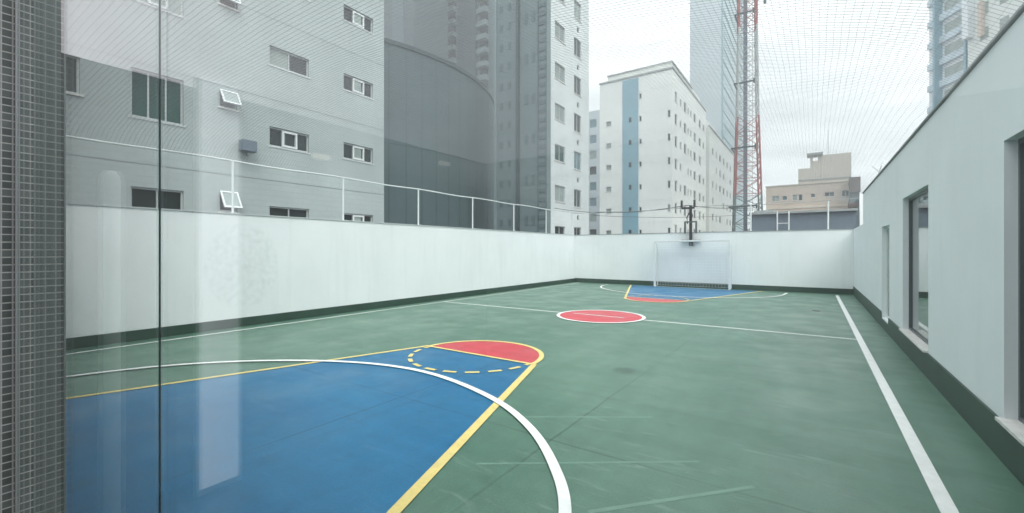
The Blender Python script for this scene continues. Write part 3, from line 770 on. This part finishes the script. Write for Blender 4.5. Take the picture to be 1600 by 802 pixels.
# thin glassy sliver between T1 and the white block
gs = empty('glass_fronted_building', (-40, 75, -9), 'narrow strip of a distant bluish building between the tall tower and the white block', 'building')
Yg = 80; xg0, xg1 = onY(900, 0, Yg)[0], onY(950, 0, Yg)[0]; zg = onY(925, 174, Yg)[1]
fg = Face(Yg, 'Y', -1); GH = []; w0_, w1_ = onY(921, 0, Yg)[0], onY(932, 0, Yg)[0]
k = 0; z = zg-1.6
while z > -8:
    GH.append((w0_, w1_, z-1.7, z, 1, [M_pane_b, M_pane_b, M_pane_p, M_pane][k % 4])); z -= 3.1; k += 1
mb = MB(); fg.wall(mb, xg0, xg1, -9, zg, GH, .15); mb.box(xg0, xg1, Yg+.5, Yg+10, -9, zg); mb.quad((xg0, Yg, zg), (xg1, Yg, zg), (xg1, Yg+.5, zg), (xg0, Yg+.5, zg))
mb.build('wall', M_skyl, gs)
for h_ in GH: fg.window(gs, h_, .15, h_[4], M_alu, h_[5], .07)

# white stepped apartment block
WY, WX = 57.4, -14.8
wb = empty('apartment_building', (-20, 65, -9), 'white stepped apartment block with a pale blue vertical strip on its front', 'building')
fw_ = Face(WY, 'Y', -1); fs_ = Face(WX, 'X', 1)
X = lambda px: onY(px, 200, WY)[0]
Zw = lambda px, py: onY(px, py, WY)[1]
xL = X(937); zS = Zw(945, 158); zP = 24.8; zT = 26.0
rows = [Zw(1000, 363-35.5*k) for k in range(0, 7)]
WH = []
for z in rows:
    if z < 21: WH.append((X(949)-.2, X(954)+.1, z-.35, z+.35, 1, M_pane_p))
for z in rows[:-1]+[rows[-1]]: WH.append((X(998.5), X(1002.5), z-.35, z+.35, 1, M_pane))
for z in rows[:6]: WH.append((X(1043), X(1047.5), z-.45, z+.5, 1, M_pane_p if z > 5 and z < 8 else M_pane))
xU = X(945)
mb = MB()
fw_.wall(mb, xL, WX, -9, zP, [h for h in WH], .15)
yEndW = onX(1103, 165, WX)[0]
SH = []
for k in range(0, 7):
    z = Zw(1000, 363)+2.9*k+.2
    for (a, b, hh, m_) in ((58.6, 59.8, 1.4, M_pane), (61.2, 62.1, .9, M_pane), (63.4, 64.9, 1.4, M_pane), (65.6, 66.4, .9, M_pane), (67.2, 68.1, .9, M_pane_p), (69.4, 71.0, 1.3, M_pane), (73.0, 74.6, 1.3, M_pane), (76.0, 77.2, 1.0, M_pane)):
        if random.random() < .95: SH.append((a, b, z-hh/2, z+hh/2, 1, m_ if random.random() < .8 else M_pane_p))
fs_.wall(mb, WY, yEndW, -9, zP, SH, .15)
mb.quad((xL, WY, -9), (xL, yEndW, -9), (xL, yEndW, zP), (xL, WY, zP)); mb.quad((xL, yEndW, -9), (WX, yEndW, -9), (WX, yEndW, zP), (xL, yEndW, zP))
mb.quad((xL, WY, zP), (WX, WY, zP), (WX, yEndW, zP), (xL, yEndW, zP))
mb.build('wall', M_cream, wb)
for h_ in WH: fw_.window(wb, h_, .15, 1, M_alu, h_[5], .06, .04)
for h_ in SH: fs_.window(wb, h_, .15, 1, M_alu, h_[5], .08, .04)
# upper set-back storey and parapets
mb = MB(); mb.box(X(947), WX-.25, WY+.6, yEndW-9, zP, zT-.1); mb.box(X(985), WX-.25, WY+1.5, yEndW-14, zT-.1, zT+.3); mb.build('top_storey', M_cream2, wb)
mb = MB(); mb.box(xL-.05, WX+.10, WY-.10, WY+.15, zP, zP+.22); mb.box(WX-.15, WX+.10, WY+.15, yEndW, zP, zP+.22)
mb.box(X(947)-.1, WX-.15, WY+.5, WY+.7, zT-.1, zT+.05); mb.box(WX-.35, WX-.12, WY+.7, yEndW-9, zT-.1, zT+.05); mb.build('coping', M_cap, wb)
mb = MB(); fw_.box(mb, X(973), X(997.5), -9, zP-.2, .002, .10); mb.build('blue_strip', M_bluestrip, wb)
sw = None
for i, z in enumerate(rows[:6]):
    if sw is None:
        m_ = MB(); fw_.box(m_, X(983), X(987), z-.3, z+.35, .102, .13); sw = m_.build('strip_window', M_pane, wb); sz = z
    else:
        o = sw.copy(); C.objects.link(o); o.location.z = sw.location.z+z-sz
mb = MB()
for k in range(0, 11): fw_.box(mb, X(998.5), WX-.01, rows[0]+1.3+2.9*k-5.8, rows[0]+1.34+2.9*k-5.8, .001, .02)
mb.build('floor_joint', M_cream2, wb)
# shed roof gives the stepped outline at the back
mb = MB(); mb.box(WX-4, WX-.3, yEndW-9, yEndW-3, zP, zP+1.3); mb.build('stair_head', M_cream2, wb)

w2 = empty('apartment_building', (-19, 90, -9), 'lower cream apartment block stepping down behind the white block', 'building')
fs2 = Face(-14.55, 'X', 1); ff2 = Face(80, 'Y', -1); z2 = 22.6
H2 = []
for k in range(0, 8):
    z = 1.6+2.9*k
    for (a, b) in ((82.5, 83.9), (86.0, 87.0), (89.5, 91.4), (93.5, 95.4), (98.0, 99.4), (102, 103.6)):
        if z < z2-1 and random.random() < .85: H2.append((a, b, z-.6, z+.6, 1, random.choice([M_pane, M_pane, M_pane_p, M_pane_g])))
mb = MB(); fs2.wall(mb, 80, 107, -9, z2, H2, .15); mb.quad((-24, 80, -9), (-14.55, 80, -9), (-14.55, 80, z2), (-24, 80, z2)); mb.quad((-24, 80, z2), (-14.55, 80, z2), (-14.55, 107, z2), (-24, 107, z2)); mb.quad((-24, 107, -9), (-14.55, 107, -9), (-14.55, 107, z2), (-24, 107, z2))
mb.build('wall', M_cream2, w2)
for h_ in H2: fs2.window(w2, h_, .15, 1, M_alu, h_[5], .1, .04)
mb = MB(); mb.box(-24, -15.2, 80.5, 96, z2, z2+1.6); mb.build('top_storey', M_cream2, w2)
mb = MB(); mb.box(-14.8, -14.4, 80, 107, z2, z2+.25); mb.build('coping', M_cap, w2)

# pale skyscraper
sk_ = empty('skyscraper', (-20, 120, -9), 'very tall pale blue skyscraper with a teal side behind the white block', 'building')
xs0 = onY(1078, 0, 109.5)[0]; xs1 = onY(1127, 0, 109.5)[0]
MB().box(xs0, xs1, 109.5, 152, -9, 105).build('wall', M_skyl, sk_)
mb = MB(); mb.box(xs1, xs1+.4, 109.5, 145, -9, 105); mb.build('glass_side', M_skyl2, sk_)
mb = MB()
for k in range(36): mb.box(xs1+.4, xs1+.52, 109.6, 144.9, 1.5+2.9*k, 1.9+2.9*k)
mb.build('spandrel', M_skyl3, sk_)

# beige building with water-tank tower
BY = 72.6
bb = empty('apartment_building', (0, 78, -9), 'low beige building with a stepped rooftop tank house right of the mast', 'building')
fb = Face(BY, 'Y', -1)
BX = lambda px: onY(px, 300, BY)[0]
BZ = lambda px, py: onY(px, py, BY)[1]
zb = BZ(1264, 288); BH = []
for (a, b, t, q, m_) in ((1206, 1218, 303, 312, M_pane_p), (1222, 1230, 304, 311, M_pane_b), (1238, 1246, 303, 312, M_pane_p), (1247.5, 1254, 303, 313, M_pane), (1267, 1274, 303, 309, M_pane), (1288, 1304, 302, 309, M_pane), (1315, 1327, 301, 310, M_pane)):
    BH.append((BX(a), BX(b), BZ(1264, q), BZ(1264, t), 2 if b-a > 9 else 1, m_))
    BH.append((BX(a), BX(b), BZ(1264, q)-3, BZ(1264, t)-3, 2 if b-a > 9 else 1, m_))
mb = MB(); xb0, xb1 = BX(1197), BX(1329); fb.wall(mb, xb0, xb1, -9, zb, BH, .15)
mb.quad((xb0, BY, -9), (xb0, BY+12, -9), (xb0, BY+12, zb), (xb0, BY, zb)); mb.quad((xb1, BY, -9), (xb1, BY+12, -9), (xb1, BY+12, zb), (xb1, BY, zb))
mb.quad((xb0, BY, zb), (xb1, BY, zb), (xb1, BY+12, zb), (xb0, BY+12, zb)); mb.quad((xb0, BY+12, -9), (xb1, BY+12, -9), (xb1, BY+12, zb), (xb0, BY+12, zb))
mb.build('wall', M_beige, bb)
for h_ in BH: fb.window(bb, h_, .15, h_[4], M_alu, h_[5], .06, .04)
mb = MB(); mb.box(xb0-.1, xb1+.1, BY-.1, BY+.2, zb, zb+.12); mb.box(xb0, xb1, BY-.08, BY-.002, BZ(1264, 325), BZ(1264, 325)+.25); mb.build('coping', M_beige2, bb)
mb = MB()
mb.box(BX(1247), BX(1266), BY+1, BY+5, zb, BZ(1255, 262)); mb.box(BX(1266), BX(1283), BY+1, BY+6, zb, BZ(1270, 250))
mb.box(BX(1282.5), BX(1331), BY+1, BY+7, zb, BZ(1300, 239))
for a, b in ((1266, 1270), (1278, 1282.3)): mb.box(BX(a), BX(b), BY+1, BY+1.5, BZ(1270, 250), BZ(1270, 241))
mb.build('tank_house', M_beige2, bb)
mb = MB(); mb.box(BX(1261), BX(1286), BY+.5, BY+3, BZ(1270, 241), BZ(1270, 238)); mb.box(BX(1247), BX(1331), BY+.9, BY+.99, BZ(1290, 279), BZ(1290, 277)); mb.build('roof_slab', M_cap, bb)
MB().tube([(BX(1295), BY+3, BZ(1295, 239)), (BX(1295), BY+3, BZ(1295, 195))], .04, 5).build('antenna', M_alu, bb)
mb = MB()
for (a, b, t, q, d_) in ((1326, 1342, 281, 303, 2.5), (1325, 1338, 318, 326, 2.0), (1318, 1336, 340, 350, 2.2)):
    mb.box(BX(a), BX(b), BY-d_, BY-.01 if a < 1329 else BY+2, BZ(1330, q), BZ(1330, t))
mb.build('brown_balcony', M_brown, bb)
mb = MB(); mb.box(BX(1326), BX(1341), BY-1.8, BY-.02, BZ(1330, 362), BZ(1330, 303)); mb.build('balcony_core', M_dark, bb)

# blue-grey shed in front of it
SY = 34.0
sh = empty('shed', (0, 36, -9), 'flat-roofed blue-grey shed just beyond the end wall', 'shed')
SXp = lambda px: onY(px, 340, SY)[0]; SZ = lambda px, py: onY(px, py, SY)[1]
zs = SZ(1250, 333)
MB().box(SXp(1173), SXp(1338), SY, SY+7, -9, zs).build('wall', M_shed, sh)
mb = MB(); mb.box(SXp(1171), SXp(1340), SY-.25, SY+7.2, zs, zs+.14); mb.box(SXp(1178), SXp(1208), SY+.2, SY+2, zs+.14, zs+.30); mb.build('roof', M_cap, sh)
mb = MB()
for k in range(22):
    x = SXp(1175)+k*.36; mb.box(x, x+.03, SY-.02, SY-.001, -9, zs-.02)
mb.build('cladding_rib', M_mid, sh)
ld = empty('roof_ladder', (SXp(1224), SY-.4, 2), 'small white metal ladder frame against the blue-grey shed', 'ladder')
lx0, lx1 = SXp(1215), SXp(1233)
for x in (lx0, lx1): MB().tube([(x, SY-.35, -1), (x, SY-.35, SZ(1224, 331))], .04, 6).build('rail', M_galv, ld)
for k in range(9): MB().tube([(lx0, SY-.35, -.6+.5*k), (lx1, SY-.35, -.6+.5*k)], .022, 6).build('rung', M_galv, ld)

# ------------------------------------------------------------------ lattice mast
mx_, my_ = ray(1167.5)[0]*40, ray(1167.5)[1]*40
ma = empty('lattice_mast', (mx_, my_, -9), 'tall red and white lattice telecom mast behind the end wall', 'mast')
def hw(z): return .80 if z > 18.5 else .80+(18.5-z)*.030
rot = rad(12)
def corner(k, z):
    a = rot+math.pi/4+k*math.pi/2; r = hw(z)*1.25
    return (mx_+r*math.cos(a), my_+r*math.sin(a), z)
for z0, z1, m_ in ((-9, 6.7, M_grey_steel), (6.7, 13.7, M_red_steel), (13.7, 21.9, M_white_steel), (21.9, 29, M_red_steel), (29, 36, M_white_steel)):
    mb = MB()
    n = max(1, round((z1-z0)/1.35))
    for k in range(4): mb.tube([corner(k, z0), corner(k, z1)], .075, 6)
    for i in range(n):
        a, b = z0+(z1-z0)*i/n, z0+(z1-z0)*(i+1)/n
        for k in range(4):
            mb.tube([corner(k, a), corner((k+1) % 4, b)], .026, 4, False); mb.tube([corner((k+1) % 4, a), corner(k, b)], .026, 4, False)
            mb.tube([corner(k, a), corner((k+1) % 4, a)], .028, 4, False)
    mb.build('lattice_section', m_, ma)
mb = MB()
for dx in (-.24, -.13, -.02): mb.tube([(mx_+dx, my_-.1, -9), (mx_+dx, my_-.1, 35)], .06, 6)
mb.build('feeder_cable', M_shed, ma)
mb = MB(); 
for dx in (.18, .46): mb.tube([(mx_+dx, my_-.3, -9), (mx_+dx, my_-.3, 35)], .02, 5)
for k in range(110): mb.tube([(mx_+.18, my_-.3, -8.8+.4*k), (mx_+.46, my_-.3, -8.8+.4*k)], .012, 4, False)
mb.build('ladder', M_white_steel, ma)
for z in (5.5, 10.8, 16.7, 23.0):
    mb = MB(); r = hw(z)*1.15; mb.box(mx_-r, mx_+r*.6, my_-r, my_-r+.12, z, z+.12); mb.box(mx_-r, mx_-r+.1, my_-r, my_+r, z, z+.12); mb.box(mx_+r*.6, mx_+r*.6+.12, my_-r-.1, my_-r+.2, z-.15, z+.25)
    mb.build('platform', M_dark2, ma)
for dx, dz in ((.95, 24.1), (1.15, 23.6)):
    mb = MB(); mb.tube([(mx_+dx+.3, my_-.4, dz), (mx_+dx+.3, my_-.4, dz+1.5)], .11, 8); mb.tube([(mx_+.8, my_-.3, dz+.5), (mx_+dx+.3, my_-.4, dz+.5)], .04, 6); mb.build('antenna', M_dark2, ma)

# ------------------------------------------------------------------ towers at top right
tr = empty('balcony_high_rise', (14, 82, -9), 'pale blue high-rise with banded balconies above the right building', 'building')
p0 = Vector((13.1, 82.0)); dv = Vector((.447, -.9066)).normalized(); nv = Vector((-dv.y, dv.x)); 
if nv.dot(-p0) < 0: nv = -nv
def Q(s_, w_, z_): v = p0+dv*s_+nv*w_; return (v.x, v.y, z_)
def qbox(mb, s0, s1, w0, w1, z0, z1):
    k = len(mb.v); mb.v += [Q(s_, w_, z_) for s_ in (s0, s1) for w_ in (w0, w1) for z_ in (z0, z1)]
    for f in ((0,1,3,2),(4,6,7,5),(0,4,5,1),(2,3,7,6),(0,2,6,4),(1,5,7,3)): mb.f.append(tuple(k+i for i in f))
mb = MB(); qbox(mb, 0, 7.5, -10, 0, -9, 60); mb.build('wall', M_pale, tr)
sl0 = None
for k in range(6, 20):
    z = k*2.9
    if sl0 is None:
        m_ = MB(); qbox(m_, .2, 7.4, .001, .4, z, z+.85); sl0 = m_.build('balcony', M_slab, tr); z00 = z
        q_ = MB(); qbox(q_, 2.6, 6.0, .002, .05, z+1.1, z+2.3); pn0 = q_.build('window', M_pane_p, sl0)
    else:
        o = sl0.copy(); C.objects.link(o); o.location.z = sl0.location.z+z-z00
        q = pn0.copy(); C.objects.link(q); q.parent = o
mb = MB(); 
for s_ in (1.9, 6.6): qbox(mb, s_, s_+.3, .002, .95, -9, 60)
mb.build('pier', M_bluestrip, tr)
ts = empty('stone_tower', (18, 70, -9), 'pale stone tower at the far right beside the banded high-rise', 'building')
mb = MB(); qbox(mb, 7.52, 24, -10, 1.2, -9, 60); mb.build('wall', M_wing, ts)
win0 = None
for k in range(7, 19):
    for s_ in (9.2, 11.6, 14.0):
        z = k*2.9
        if win0 is None:
            m_ = MB(); qbox(m_, s_, s_+1.0, 1.202, 1.25, z, z+1.3); win0 = m_.build('window', M_pane_p, ts); s00, z00 = s_, z
        else:
            o = win0.copy(); C.objects.link(o); v = dv*(s_-s00); o.location = win0.location+Vector((v.x, v.y, z-z00))
mb = MB(); qbox(mb, 7.6, 8.4, 1.2, 1.9, 27, 34); mb.build('bay', M_pale, ts)
mb = MB(); qbox(mb, 9.3, 9.8, 1.25, 1.6, 26.5, 30.5); mb.build('brick_panel', M_beige, ts)

# satellite dish on the right roof
dd = empty('satellite_dish', (1.62, 16.3, RT+.01), 'small white satellite dish tilted on the roof edge of the right building', 'satellite dish')
MB().tube([(1.62, 16.3, RT+.01), (1.62, 16.3, 3.85)], .022, 8).build('mast', M_galv, dd)
mb = MB(); mb.lathe((0, 0, 0), [(.0, 0), (.12, .012), (.22, .05), (.30, .10), (.31, .105), (.30, .09), (.22, .035), (.12, -.003), (0, -.015)], 28)
me = mb.mesh('dish', M_hub, True); o = bpy.data.objects.new('dish', me); C.objects.link(o); o.parent = dd
o.location = (0, -.03, .56); o.rotation_euler = (rad(20), rad(-75), rad(-20)); o.scale = (.62, .62, .62)
MB().tube([(1.62, 16.3, 3.80), (1.38, 16.15, 4.05)], .010, 6).build('feed_arm', M_galv, dd)

# ================================================================== GLASS FRONT, TILED COLUMN AND THE ROOM BEHIND THE CAMERA
GY = .257
co = empty('tiled_column', (-2.37, .25, 0), 'dark mosaic tiled column with pale grout at the left edge of the glass', 'column')
MB().box(-2.6, -2.14, .213, .362, -.02, 3.4).build('column', M_tile, co)
MB().box(-2.1405, -2.128, .2495, .2605, 0, 2.75).build('edge_channel', M_alu, co)
MB().box(-2.15, -2.136, .3625, .367, 0, 3.4).build('corner_trim', M_alu, co)
gw = empty('glass_wall', (-.5, GY, 0), 'frameless clear glass wall one looks through, with a thin dark vertical joint', 'glass wall')
MB().box(-2.128, -.8705, GY-.005, GY+.005, .02, 2.74).build('pane', M_glass, gw)
MB().box(-.8685, 1.20, GY-.005, GY+.005, .02, 2.74).build('pane', M_glass, gw)
MB().box(-.8703, -.8687, GY-.0012, GY+.0012, .02, 2.74).build('joint', M_seal, gw)
MB().box(-2.14, 1.22, .24, .30, 2.745, 2.799).build('head_frame', M_darkframe, gw)
MB().box(-2.14, 1.22, .235, .275, -.02, .018).build('bottom_track', M_darkframe, gw)
rm = empty('viewing_room', (-1, -2, 0), 'room behind the glass whose ceiling and walls mirror faintly in the panes', 'building')
MB().box(-3.6, 4.2, -4.1, .22, -.029, .0).build('floor', M_room_floor, rm)
MB().box(-3.6, 4.2, -4.1, .36, 2.80, 3.4).build('ceiling', M_ceil, rm)
MB().box(-3.6, 4.2, -4.3, -4.102, -.02, 3.4).build('back_wall', M_room_back, rm)
MB().box(-3.8, -3.602, -4.3, .36, -.02, 3.4).build('side_wall', M_room_wall, rm)
MB().box(4.202, 4.4, -4.3, .25, -.02, 3.4).build('side_wall', M_room_wall, rm)
MB().box(-10.1, -2.602, .22, .30, -.02, 3.4).build('front_wall', M_white_r, rm)
MB().box(1.222, 4.2, .05, .25, -.02, 2.8).build('front_pier', M_white_r, rm)
MB().box(-3.59, 4.19, -4.05, .22, 2.785, 2.7995).build('added_ceiling_glow', M_ceiling_glow, rm)
M_veil_panel = mat('green_grey_veil_panel', (.36, .44, .42), .6, .05, 1)
M_glow_strip = glow_mat('added_strip_glow', (.92, .95, 1), .22)  # glow added so its reflection makes the pale upright strip
M_glow_strip.node_tree.nodes['Principled BSDF'].inputs['Base Color'].default_value = (.75, .75, .78, 1)
pl = empty('added_glow_panel', (-3.43, -.82, 0), 'added glowing panel mirrored as a pale upright strip in the glass over the blue paint', 'glow panel')
MB().box(-3.36, -3.34, -.93, -.70, .05, 2.78).build('panel', M_glow_strip, pl)  # added glow surface, only there to be mirrored
MB().box(-3.40, -3.362, -.95, -.68, .001, 2.784).build('frame', M_alu, pl)  # frame of the added glow panel, added with it
MB().box(-2.78, -2.70, .055, .205, .001, 2.784).build('veil_panel', M_veil_panel, rm)  # unseen panel added so its reflection pales the tiled column
ps = MB(); ps.lathe((-2.86, -.14, 0), [(.0, .001), (.042, .001), (.042, 1.98), (.038, 2.01), (.025, 2.03), (.0, 2.035)], 28)
tag(ps.build('padded_post', M_pad, smooth=True), 'pale round-topped post mirrored beside the tiled column', 'post')
for i, (px, py) in enumerate(((545, 192), (500, 246), (655, 226), (692, 256))):
    yv, zv = onX(px, py, -3.58); yv = 2*GY-yv
    lo = empty('wall_lamp', (-3.6, yv, zv), ['small warm wall lamp mirrored highest in the glass beside the left block windows', 'small warm wall lamp mirrored lowest over the grey tiled block', 'small warm wall lamp mirrored on the dark slab', 'small warm wall lamp mirrored on the curved drum'][i], 'lamp', 'wall lamps of the viewing room')
    MB().box(-3.601, -3.585, yv-.04, yv+.04, zv-.03, zv+.03).build('plate', M_alu, lo)
    MB().box(-3.585, -3.53, yv-.07, yv+.07, zv-.02, zv+.02).build('shade', M_lamp, lo)

# ------------------------------------------------------------------ air
hz = MB().box(-120, 60, -12, 175, -10, 125).build('haze', None if False else M_glass)
hm = bpy.data.materials.new('air'); hm.use_nodes = True; hn = hm.node_tree.nodes; hn.remove(hn['Principled BSDF'])
pv = hn.new('ShaderNodeVolumePrincipled'); pv.inputs['Color'].default_value = (.93, .96, 1, 1); pv.inputs['Density'].default_value = .0026; pv.inputs['Anisotropy'].default_value = .2
hm.node_tree.links.new(pv.outputs[0], hn['Material Output'].inputs['Volume'])
hz.data.materials.clear(); hz.data.materials.append(hm); hz['kind'] = 'stuff'
